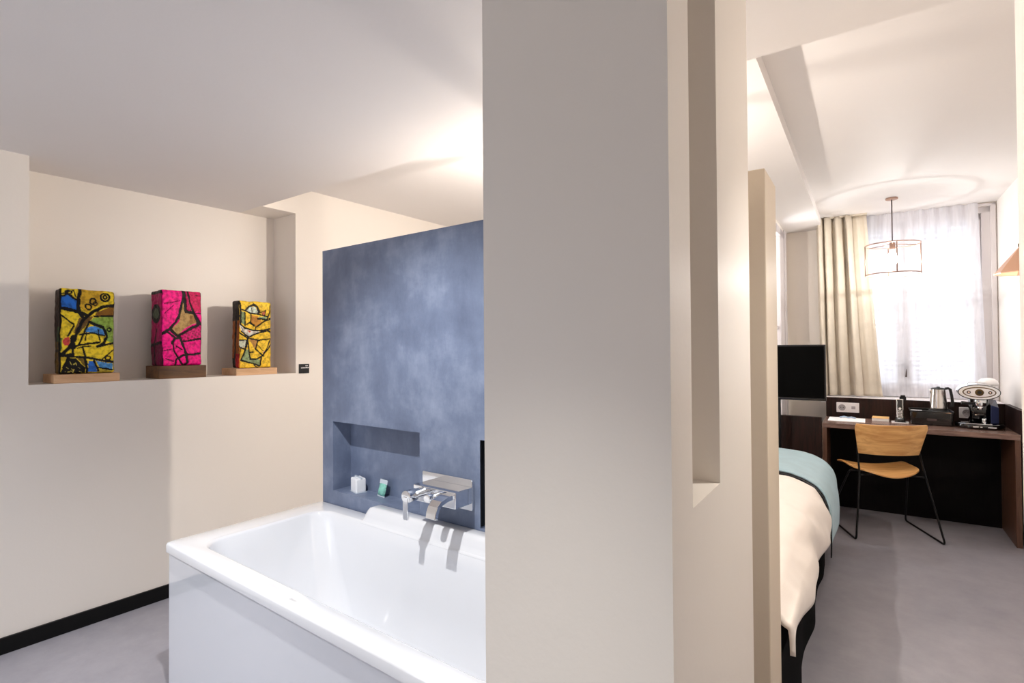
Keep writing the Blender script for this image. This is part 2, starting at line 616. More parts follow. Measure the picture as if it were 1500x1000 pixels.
# ------------------------------------------------------------------ bath
bx0, bx1, by0, by1, bz = -2.335, -0.632, 0.845, 1.540, 0.60
bath = thing('bathtub', 'white rectangular bathtub against the blue plaster wall', 'bathtub', (-1.46, 1.19, 0))
T = Matrix.Translation((1.46, -1.19, 0))
m = MB()


def ring(x0, x1, y0, y1, r, z):
    return [(p[0], p[1], z) for p in rrect(x0, x1, y0, y1, r, 8)]


rings = [ring(bx0, bx1, by0, by1, 0.02, 0.565), ring(bx0, bx1, by0, by1, 0.02, 0.592),
         ring(bx0 + 0.003, bx1 - 0.003, by0 + 0.003, by1 - 0.003, 0.02, 0.598),
         ring(bx0 + 0.009, bx1 - 0.009, by0 + 0.009, by1 - 0.009, 0.02, 0.60),
         ring(-2.215, -0.70, 0.915, 1.468, 0.09, 0.60),
         ring(-2.208, -0.706, 0.921, 1.462, 0.088, 0.598),
         ring(-2.202, -0.712, 0.926, 1.457, 0.085, 0.59),
         ring(-2.185, -0.725, 0.935, 1.448, 0.085, 0.54),
         ring(-2.10, -0.76, 0.96, 1.425, 0.10, 0.36),
         ring(-2.02, -0.79, 0.98, 1.405, 0.12, 0.22),
         ring(-1.94, -0.82, 1.01, 1.375, 0.13, 0.165),
         ring(-1.80, -0.90, 1.08, 1.30, 0.10, 0.15)]
m.loft(rings, True, False, True, M=T)
m.build('basin', 'acrylic', bath)
m = MB()
fl = []
pts = [(-1.925, 0.60), (-1.918, 0.622), (-1.910, 0.640), (-1.898, 0.651), (-1.88, 0.655), (-0.66, 0.656), (-0.65, 0.653), (-0.64, 0.64), (-0.635, 0.60)]
sec = [(1.540, 0.0), (1.540, 1.0), (1.534, 1.05), (1.500, 1.05), (1.492, 1.03), (1.486, 0.95), (1.479, 0.72), (1.472, 0.35), (1.4665, 0.05), (1.4605, -0.1), (1.4565, -0.22), (1.470, -0.4)]
for x, zt in pts:
    fl.append([(x, y, 0.60 + (zt - 0.60) * s if s > 0 else 0.60 + 0.05 * s) for y, s in sec])
m.loft(fl, True, True, True, closed=False, M=T)
m.build('raised_edge', 'acrylic', bath)
MB().box(bx0 + 0.012, bx1, by0 + 0.012, by0 + 0.024, 0.0, 0.560, T).build('front_panel', 'panel', bath, bevel=0.001)
MB().box(bx0 + 0.012, bx0 + 0.024, by0 + 0.025, by1 - 0.003, 0.0, 0.560, T).build('side_panel', 'panel', bath, bevel=0.001)
MB().prism([(bx0 + 0.016, by1 - 0.004), (bx0 + 0.016, by0 + 0.016), (bx1, by0 + 0.016), (bx1, by0 + 0.03), (bx0 + 0.03, by0 + 0.03), (bx0 + 0.03, by1 - 0.004)], 0.559, 0.567, T).build('joint', 'seam', bath)
m = MB()
for k, (w, g) in enumerate(((0.006, 0), (0.004, 0.008), (0.005, 0.014), (0.004, 0.021), (0.006, 0.027))):
    m.box(-1.497 + g, -1.497 + g + w, 0.874, 0.882, 0.600, 0.6008, T)
m.build('maker_mark', 'seam_light', bath)

# wall mounted mixer
mix = thing('bath_mixer', 'square chrome bath mixer on the blue wall above the tub', 'faucet', (-1.475, 1.544, 0.785))
m = MB()
m.prism(rrect(-0.137, 0.137, -0.060, 0.060, 0.008, 4), 0, 0.012, Matrix.Rotation(PI / 2, 4, 'X'))
m.build('back_plate', 'chrome', mix, bevel=0.002)
m = MB().box(-0.086, 0.137, -0.108, -0.012, -0.030, 0.032)
m.build('body', 'chrome', mix, bevel=0.003)
m = MB()
RX = Matrix.Rotation(PI / 2, 4, 'X')
m.lathe([(0.021, 0.107), (0.021, 0.150), (0.0235, 0.151), (0.0235, 0.193), (0.022, 0.197)], 28, -0.033, 0.010, RX)
lev = m.build('lever_hub', 'chrome', mix)
m = MB()
m.prism(rrect(-0.046, -0.020, -0.076, 0.010, 0.006, 4), 0.1905, 0.199, RX)
m.build('lever', 'chrome', lev, bevel=0.0015)
m = MB()
m.lathe([(0.012, 0.107), (0.012, 0.132), (0.0155, 0.133), (0.0155, 0.166), (0.014, 0.169)], 24, 0.050, 0.010, RX)
m.build('diverter_knob', 'chrome', mix)
# spout: flat curved bar
m = MB()
sp = [(-0.102, 0.014), (-0.14, 0.013), (-0.168, 0.006), (-0.186, -0.008), (-0.195, -0.028), (-0.198, -0.046)]
rg = []
for k, (y, z) in enumerate(sp):
    k0, k1 = max(0, k - 1), min(len(sp) - 1, k + 1)
    ty, tz = sp[k1][0] - sp[k0][0], sp[k1][1] - sp[k0][1]
    l = math.hypot(ty, tz)
    ny, nz = -tz / l * 0.009, ty / l * 0.009
    x0, x1 = 0.083, 0.130
    rg.append([(x0, y + ny, z + nz), (x1, y + ny, z + nz), (x1, y - ny, z - nz), (x0, y - ny, z - nz)])
m.loft(rg, False)
m.build('spout', 'chrome', mix, bevel=0.002)

# toiletries in the blue recess
s = thing('wrapped_soap', 'white wrapped soap cube in the left of the blue recess', 'soap', (-2.125, 1.60, 0.663), -0.25)
m = MB().box(-0.035, 0.035, -0.025, 0.025, 0.002, 0.068)
m.build('soap', 'soap', s, bevel=0.006)
m = MB().box(-0.037, 0.037, -0.027, 0.027, 0.0, 0.004)
m.build('wrapper', 'cellophane', s, bevel=0.001)
m = MB().box(-0.036, 0.036, -0.004, 0.004, 0.067, 0.073)
m.build('wrapper_fold', 'cellophane', s, bevel=0.001)
s = thing('bath_salt_sachet', 'mint green bath salt sachet leaning beside the white soap', 'sachet', (-1.965, 1.605, 0.663), -0.15)
m = MB()
lean = Matrix.Rotation(math.radians(-14), 4, 'X')


def pil(sx, sz, th, z0):
    rr = []
    for k in range(9):
        t = k / 8
        z = z0 + sz * t
        b = math.sin(PI * t) ** 0.5 * th + 0.0012
        rr.append([(-sx / 2, 0, z), (-sx / 4, -b * 0.8, z), (0, -b, z), (sx / 4, -b * 0.8, z), (sx / 2, 0, z), (sx / 4, b * 0.8, z), (0, b, z), (-sx / 4, b * 0.8, z)])
    return rr


m.loft(pil(0.062, 0.056, 0.012, 0.004), True, M=lean)
m.build('sachet', 'mint', s)
m = MB()
m.box(-0.031, 0.031, -0.0015, 0.0015, 0.0, 0.006, lean)
m.build('sealed_edge', 'cellophane', s)
m = MB()
m.box(-0.031, 0.031, -0.0015, 0.0015, 0.058, 0.078, lean)
m.build('clear_top', 'cellophane', s)


# ------------------------------------------------------------------ painted stones in the niche
def in_poly(x, y, P):
    c = False
    j = len(P) - 1
    for i in range(len(P)):
        xi, yi = P[i]
        xj, yj = P[j]
        if (yi > y) != (yj > y) and x < (xj - xi) * (y - yi) / (yj - yi) + xi:
            c = not c
        j = i
    return c


def seg_d(x, y, a, b):
    dx, dy = b[0] - a[0], b[1] - a[1]
    l = dx * dx + dy * dy
    t = max(0, min(1, ((x - a[0]) * dx + (y - a[1]) * dy) / l)) if l else 0
    return math.hypot(x - a[0] - t * dx, y - a[1] - t * dy)


def painter(base, polys, strokes, rings=(), dots=None):
    boxes = [(min(p[0] for p in P), max(p[0] for p in P), min(p[1] for p in P), max(p[1] for p in P)) for P, c in polys]
    segs = []
    for S, w in strokes:
        for a, b in zip(S[:-1], S[1:]):
            segs.append((a, b, w, min(a[0], b[0]) - w, max(a[0], b[0]) + w, min(a[1], b[1]) - w, max(a[1], b[1]) + w))

    def f(x, y):
        x += 5 * noise.noise((x * 0.02, y * 0.02, 1.3))
        y += 5 * noise.noise((x * 0.02, y * 0.02, 7.7))
        col = base
        for (P, c), bb in zip(polys, boxes):
            if bb[0] <= x <= bb[1] and bb[2] <= y <= bb[3] and in_poly(x, y, P):
                col = c
        if dots and in_poly(x, y, dots[0]):
            gx = ((x + y * 0.5) % 34) - 17
            gy = ((y - x * 0.5) % 34) - 17
            if math.hypot(gx, gy) < 9:
                col = dots[1]
        ink = 0.0
        for cx, cy, rx, ry, w in rings:
            d = abs(math.hypot((x - cx) / rx, (y - cy) / ry) - 1) * min(rx, ry)
            if d < w:
                ink = 1.0
        for a, b, w, x0, x1, y0, y1 in segs:
            if x0 <= x <= x1 and y0 <= y <= y1:
                ww = w * 1.3 * (1 + 0.35 * noise.noise((x * 0.03, y * 0.03, 4.1)))
                if seg_d(x, y, a, b) < ww / 2:
                    ink = 1.0
                    break
        if ink:
            return (14, 10, 8), ink
        return col, 0.0
    return f


Y, Y2, BLK = (255, 224, 50), (226, 180, 44), (16, 12, 10)
P1 = painter(Y, [
    ([(185, 165), (240, 138), (328, 190), (332, 282), (190, 268)], (38, 112, 208)),
    ([(355, 90), (560, 90), (520, 230), (400, 295), (352, 250)], Y2),
    ([(668, 222), (500, 290), (490, 325), (668, 325)], (146, 98, 30)),
    ([(668, 330), (470, 340), (440, 390), (590, 470), (602, 560), (668, 578)], (156, 190, 78)),
    ([(345, 350), (470, 330), (400, 430), (330, 505), (300, 480)], (118, 88, 42)),
    ([(385, 480), (430, 430), (490, 418), (560, 452), (582, 508), (470, 482)], (84, 156, 232)),
    ([(205, 560), (222, 528), (260, 520), (275, 560), (262, 595), (225, 600)], (222, 76, 70)),
    ([(180, 540), (205, 530), (200, 640), (180, 660)], (90, 120, 50)),
    ([(428, 740), (482, 745), (512, 842), (424, 842)], (44, 112, 210)),
    ([(490, 735), (655, 768), (650, 818), (540, 802)], (88, 164, 230)),
    ([(250, 706), (320, 712), (402, 800), (402, 855), (185, 855), (205, 800)], BLK),
    ([(322, 705), (405, 720), (405, 792)], (132, 106, 36)),
    ([(510, 820), (640, 815), (640, 855), (510, 855)], (190, 170, 60)),
] + [([(a, b), (a + c, b + d), (a + c + 8, b + d + 6), (a + 8, b + 8)], (222, 206, 90)) for a, b, c, d in
     ((225, 790, 30, 12), (265, 740, 8, 30), (290, 770, 25, -14), (240, 830, 40, -8), (300, 810, -10, 28), (330, 790, 22, 16), (345, 830, 24, 8), (275, 800, 18, 20), (318, 750, 6, 30), (215, 820, 16, 18))],
    [([(350, 90), (340, 200), (345, 275), (372, 335)], 26), ([(668, 220), (560, 236), (450, 300), (380, 372), (330, 480), (290, 590), (240, 640), (185, 690)], 24),
     ([(185, 265), (330, 288), (420, 330)], 24), ([(185, 325), (300, 405)], 12), ([(302, 420), (250, 510)], 12), ([(480, 328), (668, 326)], 12),
     ([(440, 385), (560, 430), (602, 520), (570, 570), (510, 602)], 20), ([(350, 500), (470, 488), (580, 512)], 12), ([(290, 606), (520, 568)], 14),
     ([(330, 620), (450, 604)], 9), ([(510, 606), (668, 574)], 14), ([(180, 692), (300, 670)], 16), ([(290, 620), (300, 690)], 14), ([(385, 620), (412, 712)], 14),
     ([(235, 690), (420, 708), (660, 755)], 16), ([(660, 640), (550, 728)], 10), ([(406, 715), (420, 852)], 16), ([(480, 740), (522, 832)], 14),
     ([(430, 400), (390, 490), (345, 590)], 12), ([(412, 490), (402, 550)], 10), ([(518, 455), (532, 560)], 9), ([(180, 165), (240, 135), (328, 188)], 12),
     ([(185, 90), (180, 855)], 12), ([(290, 520), (300, 610)], 30), ([(520, 802), (655, 822)], 12), ([(250, 705), (205, 800)], 10), ([(190, 140), (290, 105), (320, 160)], 8)],
    [(582, 152, 40, 34, 8), (582, 152, 16, 14, 7), (470, 190, 26, 26, 7), (430, 245, 26, 26, 7), (610, 715, 22, 18, 6), (620, 455, 18, 14, 6), (250, 125, 26, 16, 6), (490, 210, 20, 18, 5)])
MG = (252, 4, 138)
P2 = painter(MG, [
    ([(430, 180), (462, 300), (562, 345), (578, 410), (440, 472), (370, 540), (296, 490), (390, 400), (415, 280)], (190, 154, 92)),
    ([(500, 330), (560, 345), (575, 405), (500, 440)], (168, 120, 62)),
    ([(400, 540), (590, 440), (632, 450), (632, 565), (430, 595)], (226, 16, 118)),
    ([(480, 105), (632, 105), (632, 300), (540, 300)], (214, 8, 92)),
    ([(440, 105), (480, 105), (535, 300), (465, 300)], (196, 12, 90))],
    [([(424, 105), (428, 190), (392, 350), (292, 480), (200, 530)], 20), ([(475, 105), (530, 290), (632, 445)], 16), ([(438, 110), (462, 305)], 22),
     ([(455, 298), (545, 320), (590, 420)], 22), ([(540, 318), (632, 314)], 7), ([(296, 488), (370, 548), (595, 428)], 22), ([(200, 530), (262, 508), (335, 560)], 14),
     ([(308, 610), (340, 572), (395, 560), (430, 640), (465, 720), (472, 800), (440, 832)], 20), ([(308, 600), (332, 685), (432, 832)], 14), ([(425, 598), (632, 568)], 14),
     ([(350, 832), (362, 770), (430, 732), (632, 716)], 16), ([(208, 640), (216, 832)], 14), ([(200, 690), (360, 655)], 5), ([(205, 105), (205, 830)], 10), ([(240, 240), (400, 200)], 5),
     ([(560, 140), (632, 150)], 5), ([(350, 640), (420, 680)], 8), ([(250, 760), (330, 790)], 5), ([(240, 330), (330, 250)], 5), ([(632, 110), (632, 830)], 8)],
    [], ([(400, 540), (590, 445), (632, 455), (632, 560), (430, 590)], (140, 6, 60)))
P3 = painter((255, 212, 56), [
    ([(300, 190), (340, 150), (400, 142), (440, 190), (432, 216), (350, 216)], (222, 236, 218)),
    ([(222, 200), (282, 220), (286, 352), (228, 330)], (142, 162, 112)),
    ([(355, 245), (432, 250), (492, 320), (410, 372), (350, 330)], (206, 142, 50)),
    ([(195, 325), (320, 408), (455, 420), (340, 488), (238, 430)], (238, 232, 218)),
    ([(190, 530), (300, 525), (290, 604), (230, 600)], (212, 216, 192)),
    ([(330, 505), (420, 508), (432, 540), (400, 622)], (192, 140, 70)),
    ([(290, 630), (330, 618), (352, 722), (472, 742), (452, 805), (246, 742)], (152, 172, 122)),
    ([(470, 214), (532, 178), (522, 238)], (206, 110, 80)),
    ([(440, 262), (542, 248), (542, 284), (452, 292)], (150, 178, 130)),
    ([(210, 610), (225, 610), (225, 830), (210, 830)], (196, 120, 50)),
    ([(490, 650), (530, 640), (510, 690)], (226, 160, 130)),
    ([(300, 410), (350, 418), (338, 440)], (220, 90, 60))],
    [([(290, 195), (330, 145), (380, 122), (430, 145), (450, 190), (440, 225)], 18), ([(230, 180), (300, 200), (350, 225), (440, 225), (555, 250)], 14), ([(590, 120), (580, 200), (545, 290)], 12),
     ([(280, 220), (288, 355)], 12), ([(355, 235), (345, 320), (300, 350)], 10), ([(225, 345), (290, 385), (380, 412), (500, 405), (600, 388)], 14), ([(240, 430), (330, 488), (470, 425), (560, 415), (600, 435)], 14),
     ([(410, 380), (510, 310), (600, 270)], 12), ([(345, 330), (390, 358)], 16), ([(410, 370), (405, 410)], 10), ([(210, 440), (320, 500), (440, 525), (590, 510)], 12), ([(590, 512), (500, 700), (410, 620), (440, 525)], 12),
     ([(600, 570), (500, 690), (420, 730), (340, 735), (330, 620), (310, 500)], 14), ([(235, 745), (460, 808), (475, 710)], 14), ([(235, 745), (290, 620), (230, 608), (185, 540)], 12), ([(300, 530), (290, 605)], 10),
     ([(385, 800), (450, 835)], 10), ([(460, 205), (532, 172), (525, 240)], 8), ([(430, 280), (545, 285)], 14), ([(425, 570), (500, 640)], 5), ([(240, 380), (300, 490)], 6), ([(365, 160), (365, 200)], 6),
     ([(210, 90), (235, 180), (225, 330)], 18), ([(215, 520), (300, 520)], 10), ([(350, 660), (380, 650)], 14), ([(560, 270), (600, 270)], 7), ([(240, 600), (200, 740)], 8), ([(320, 500), (300, 600)], 12)])


def side1(s, t):     # s 0 back .. 1 front edge, t 0 top .. 1 bottom
    if t > 0.62 and s < 0.8:
        c = (128, 100, 36)
    elif 0.45 < t < 0.62 and s > 0.5:
        c = (64, 92, 50)
    else:
        c = (64, 42, 34)
    if s > 0.88 or abs(s - 0.35 - 0.25 * math.sin(4 * t)) < 0.08 or abs(t - 0.72) < 0.02:
        c = (18, 13, 11)
    return c


def side2(s, t):
    c = (176, 6, 88) if t < 0.7 else (120, 8, 62)
    d = math.hypot((s - 0.5) / 0.42, (t - 0.31) / 0.13)
    if d < 1:
        c = (16, 12, 11) if d > 0.55 else (82, 94, 72)
    if abs(t - 0.73 + 0.04 * s) < 0.02 or abs(s - 0.55 - 0.2 * math.sin(6 * t)) < 0.06 and t > 0.5 or t < 0.05:
        c = (22, 10, 14)
    return c


def side3(s, t):
    c = (158, 88, 34)
    if t < 0.3:
        c = (40, 34, 28)
    if t > 0.78 and s > 0.45:
        c = (178, 24, 30)
    if abs(s - 0.55 + 0.3 * (t - 0.5)) < 0.11 or (t > 0.85 and s < 0.35):
        c = (16, 12, 10)
    return c


def stone(wd, dp, h, front, rect, side, seed):
    """block: front face at +x, its left side faces -y; painted per vertex"""
    me_v, me_f, cols = [], [], []

    def jig(p):
        n = noise.noise_vector((p[0] * 14 + seed, p[1] * 14, p[2] * 14)) * 0.0035 + noise.noise_vector((p[0] * 45 + seed, p[1] * 45, p[2] * 45)) * 0.0018
        return n

    def soft(x, y, z):
        r = 0.012
        c = Vector((max(-dp / 2 + r, min(dp / 2 - r, x)), max(-wd / 2 + r, min(wd / 2 - r, y)), max(r, min(h - r, z))))
        d = Vector((x, y, z)) - c
        if d.length > 1e-9 and d.length > r:
            d = d.normalized() * r
        p = c + d
        q = p + jig(p)
        q.z = max(0.0005, q.z)
        return q

    def add_face(fn, colfn, nu, nv):
        o = len(me_v)
        for j in range(nv + 1):
            for i in range(nu + 1):
                s, t = i / nu, j / nv
                p = soft(*fn(s, t))
                c, ink = colfn(s, t)
                if ink:
                    nrm = Vector(fn(s, t)) - Vector((0, 0, h / 2))
                    nrm = Vector((nrm.x, 0, 0)).normalized() if abs(fn(s, t)[0]) >= dp / 2 - 1e-6 else Vector((0, 0, 0))
                    p = p - nrm * 0.003
                me_v.append(p)
                cols.append(c)
        for j in range(nv):
            for i in range(nu):
                a = o + j * (nu + 1) + i
                me_f.append((a, a + 1, a + nu + 2, a + nu + 1))
    x0, x1, y0, y1 = rect
    add_face(lambda s, t: (dp / 2, -wd / 2 + wd * s, h - h * t), lambda s, t: front(x0 + (x1 - x0) * s, y0 + (y1 - y0) * t), 96, 150)
    add_face(lambda s, t: (-dp / 2 + dp * s, -wd / 2, h - h * t), lambda s, t: (side(s, t), 0), 40, 90)
    add_face(lambda s, t: (dp / 2 - dp * s, wd / 2, h - h * t), lambda s, t: (side(1 - s, t), 0), 30, 60)
    add_face(lambda s, t: (-dp / 2, wd / 2 - wd * s, h - h * t), lambda s, t: ((48, 36, 30), 0), 30, 60)
    topc = side(0.2, 0.5)
    add_face(lambda s, t: (-dp / 2 + dp * t, -wd / 2 + wd * s, h), lambda s, t: (front(x0 + (x1 - x0) * s, y0 + 6)[0] if t > 0.6 else topc, 0), 40, 30)
    add_face(lambda s, t: (dp / 2 - dp * t, -wd / 2 + wd * s, 0), lambda s, t: ((40, 30, 26), 0), 20, 14)
    me = bpy.data.meshes.new('stone_block')
    me.from_pydata([tuple(p) for p in me_v], [], me_f)
    at = me.color_attributes.new('paint', 'FLOAT_COLOR', 'POINT')
    flat = []
    for c in cols:
        flat += list(rgb(*c))
    at.data.foreach_set('color', flat)
    bm = bmesh.new()
    bm.from_mesh(me)
    bmesh.ops.remove_doubles(bm, verts=bm.verts, dist=0.0004)
    bmesh.ops.recalc_face_normals(bm, faces=bm.faces)
    bm.to_mesh(me)
    bm.free()
    for p in me.polygons:
        p.use_smooth = True
    me.materials.append(MT['paint'])
    return me


def sculpture(label, y0, y1, zb, by0_, by1_, h, front, rect, side, pl, seed, dp=0.09):
    yc = (y0 + y1) / 2
    t = thing('painted_stone_sculpture', label, 'sculpture', (-3.358, yc, NZ), 0, None)
    MB().box(-0.096, 0.096, y0 - yc, y1 - yc, 0.0, zb).build('wooden_plinth', pl, t, bevel=0.002)
    o = bpy.data.objects.new('stone_block', stone(by1_ - by0_, dp, h, front, rect, side, seed))
    C.objects.link(o)
    o.parent = t
    o.location = (0.069 - dp / 2, (by0_ + by1_) / 2 - yc, zb - 0.0003)
    return t


sculpture('yellow and blue painted stone block, leftmost on the niche ledge', 0.710, 0.975, 0.043, 0.737, 0.959, 0.420, P1, (180, 668, 90, 855), side1, 'oak_pale', 1.0)
sculpture('magenta painted stone block on a dark wooden plinth', 1.155, 1.396, 0.070, 1.174, 1.383, 0.424, P2, (205, 632, 105, 830), side2, 'oak_dark', 5.0, 0.15)
sculpture('narrow yellow painted stone block with white and green shapes, right end of niche', 1.568, 1.828, 0.042, 1.596, 1.803, 0.420, P3, (210, 600, 85, 835), side3, 'oak_pale', 9.0)

pl = thing('wall_placard', 'small black caption plate beside the niche edge', 'sign', (XW, 2.008, 1.19))
MB().box(0.0, 0.006, -0.037, 0.037, 0.0, 0.062).build('plate', 'black_plastic', pl, bevel=0.001)
m = MB()
random.seed(3)
yy = 0.008
while yy < 0.024:
    m.box(0.006, 0.0066, yy, yy + 0.0035, 0.047, 0.052 + random.uniform(0, 0.002))
    yy += 0.0047
yy = -0.024
while yy < 0.030:
    w = random.uniform(0.003, 0.0055)
    m.box(0.006, 0.0066, yy, yy + w, 0.0335, 0.0385 + random.uniform(0, 0.003))
    yy += w + 0.0013
m.build('caption', 'white_plastic', pl)

# ------------------------------------------------------------------ bed
BU1, BV0, BV1, BT = -0.225, 1.85, 4.22, 0.575
bed = thing('bed', 'bed with a white duvet and black base behind the pillar', 'bed', w2(-1.05, 3.0), ANG)
LB = Matrix.Translation((1.05, -3.0, 0))


def nz(x, y, z):
    return noise.noise((x, y, z))


m = MB()
pts = []
per = []
U0 = -1.87
n = 60
for k in range(n + 1):
    v = BV0 + 0.02 + (BV1 - 0.03 - BV0) * k / n
    per.append((BU1 - 0.014 + 0.010 * math.sin(v * 9) + 0.008 * nz(v * 5, 0, 0), v))
per = [(U0, BV0 + 0.02)] + per + [(U0, BV1 - 0.01)]
m.prism(per, 0.0, 0.33, LB)
m.build('bed_base', 'skirt', bed)
m = MB()
m.prism(rrect(U0, BU1 - 0.075, BV0 + 0.03, BV1 - 0.02, 0.06), 0.331, 0.50, LB, True)
m.build('mattress', 'duvet', bed, bevel=0.03, seg=4)
# duvet: cross section from the middle of the top over the right side down to the hem
prof = [(-1.92, 0.36), (-1.93, 0.45), (-1.91, 0.53), (-1.84, 0.57), (-1.2, 0.585), (-0.7, 0.582), (-0.5, 0.578), (-0.40, 0.57), (-0.33, 0.553), (-0.275, 0.525), (-0.238, 0.485), (-0.214, 0.44), (-0.203, 0.39), (-0.200, 0.34), (-0.203, 0.30)]


def resample(pr, n):
    ds = [0]
    for a, b in zip(pr[:-1], pr[1:]):
        ds.append(ds[-1] + math.hypot(b[0] - a[0], b[1] - a[1]))
    out = []
    for i in range(n + 1):
        d = ds[-1] * i / n
        k = 0
        while k < len(pr) - 2 and ds[k + 1] < d:
            k += 1
        t = (d - ds[k]) / (ds[k + 1] - ds[k])
        out.append((pr[k][0] + (pr[k + 1][0] - pr[k][0]) * t, pr[k][1] + (pr[k + 1][1] - pr[k][1]) * t))
    return out


PN = 110
pr = resample(prof, PN)


def duv(s, t):
    u, z = pr[round(s * PN)]
    v = BV0 + 0.015 + (BV1 - BV0 - 0.02) * t
    side = smoothstep(0.50, 0.36, z) if u > -1 else 0
    e = smoothstep(-0.45, -0.25, u)
    wr = 0.010 * nz(u * 3 + v * 2.2, v * 3.0 - u * 2, z * 2) + 0.005 * nz(u * 9, v * 9, z * 9)
    z2 = z + wr * 0.9
    u2 = u + side * (0.014 * math.sin(v * 8 + 2 * z) + 0.016 * nz(v * 3.1, z * 5, 3)) + e * wr
    # diagonal pull folds near the corner
    wr2 = 0.007 * nz(u * 4 + v * 7, v * 2.2 - u * 9, z * 6) * smoothstep(-0.7, -0.35, u) * smoothstep(2.2, 3.0, v)
    u2 += wr2
    z2 += wr2
    fold = math.sin((v * 1.0 + z * 1.6) * 16) * 0.006 * e * smoothstep(2.0, 3.0, v)
    u2 += fold
    # hem hangs unevenly
    z2 += side * (0.02 * math.sin(v * 2.2 + 0.6) + 0.012 * nz(v * 4, 1, 2) + 0.09 * smoothstep(2.9, 2.0, v) + 0.02 * smoothstep(2.02, 1.87, v))
    return (u2, v, z2)


m = MB()
m.grid(duv, PN, 110, True, LB)
m.build('duvet', 'duvet', bed, solid=0.016)

# throw across the foot of the bed
th = thing('bed_throw', 'pale blue throw laid across the foot of the bed', 'blanket', w2(-1.0, 3.9), ANG)
LT = Matrix.Translation((1.0, -3.9, 0))
tp = [(-1.955, 0.30), (-1.965, 0.45), (-1.94, 0.56), (-1.84, 0.60), (-1.2, 0.613), (-0.7, 0.610), (-0.5, 0.606), (-0.39, 0.598), (-0.315, 0.577), (-0.255, 0.545), (-0.214, 0.497), (-0.190, 0.44), (-0.180, 0.38), (-0.176, 0.30), (-0.178, 0.22)]
TN = 110
tr_ = resample(tp, TN)


def thr(off):
    def f(s, t):
        u, z = tr_[round(s * TN)]
        v = 3.53 + 0.73 * t
        side = smoothstep(0.50, 0.36, z) if u > -1 else 0
        e = smoothstep(-0.6, -0.3, u)
        u2 = u + side * (0.010 * math.sin(v * 10) + 0.010 * nz(v * 4, z * 3, 5)) - off * e
        z2 = z + 0.008 * nz(u * 3 + v * 2.2, v * 3.0 - u * 2, z * 2) - off
        vv = v + 0.02 * side * nz(z * 4, 2, t) - (0.035 * side if t < 0.5 else 0) * (1 - t)
        return (u2, vv, z2)
    return f


m = MB()
m.grid(thr(0), TN, 40, True, LT)
m.build('throw_cloth', 'throw', th, solid=0.012)


def lin_f(s, t):
    u, z = tr_[round(TN * (0.62 + 0.38 * s))]
    side = smoothstep(0.50, 0.36, z)
    zz = z - 0.012 - 0.05 * smoothstep(0.5, 0.22, z)
    return (u - 0.012 + side * 0.006, 3.505 + 0.05 * t - 0.035 * side, zz)


m = MB()
m.grid(lin_f, 40, 4, True, LT)
m.build('dark_edge', 'lining', th, solid=0.006)

# ------------------------------------------------------------------ panel and television at the foot of the bed
pn = MB().box(-1.15, -0.306, 4.80, 4.835, 0.0, 0.79, M2).build('wood_screen_panel', 'wenge', None, bevel=0.002)
tag(pn, 'dark wood panel standing left of the desk under the television', 'panel')
tv = thing('television', 'black flat television on a post left of the curtain', 'television', w2(-0.73, 4.6), ANG)
LV = Matrix.Translation((0.73, -4.6, 0))
MB().box(-1.20, -0.262, 4.60, 4.64, 0.935, 1.361, LV).build('casing', 'black_plastic', tv, bevel=0.004)
MB().box(-1.185, -0.272, 4.5975, 4.6005, 0.955, 1.348, LV).build('screen', 'screen', tv)
MB().box(-1.185, -0.272, 4.592, 4.606, 0.937, 0.948, LV).build('lower_trim', 'black_gloss', tv, bevel=0.002)
m = MB()
m.box(-0.603, -0.572, 4.605, 4.635, 0.0, 0.94, LV)
m.box(-0.66, -0.54, 4.56, 4.68, 0.0, 0.012, LV)
m.build('post', 'black_metal', tv, bevel=0.003)

# ------------------------------------------------------------------ desk
DU0, DU1, DV0, DV1, DZ = -0.302, 0.836, 4.79, 5.272, 0.75
desk = thing('desk', 'dark wood desk under the window', 'desk', w2(0.267, 5.03), ANG)
LD = Matrix.Translation((-0.267, -5.03, 0))
MB().box(DU0, DU1, DV0, DV1, DZ - 0.036, DZ, LD).build('desk_top', 'wenge_sheen', desk, bevel=0.002)
MB().box(DU0, DU0 + 0.03, DV0, DV1, 0, DZ - 0.037, LD).build('side_panel', 'wenge_edge', desk, bevel=0.002)
MB().box(DU1 - 0.03, DU1, DV0, DV1, 0, DZ - 0.037, LD).build('side_panel', 'wenge_edge', desk, bevel=0.002)
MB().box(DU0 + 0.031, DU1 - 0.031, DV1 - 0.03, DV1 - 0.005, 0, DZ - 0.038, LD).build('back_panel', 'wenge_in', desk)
MB().box(DU0, DU1 + 0.03, DV1 + 0.001, DV1 + 0.02, DZ - 0.05, 0.912, LD).build('back_upstand', 'wenge', desk, bevel=0.002)
MB().box(DU1 + 0.001, DU1 + 0.03, DV0, DV1, DZ - 0.05, 0.912, LD).build('side_upstand', 'wenge', desk, bevel=0.002)


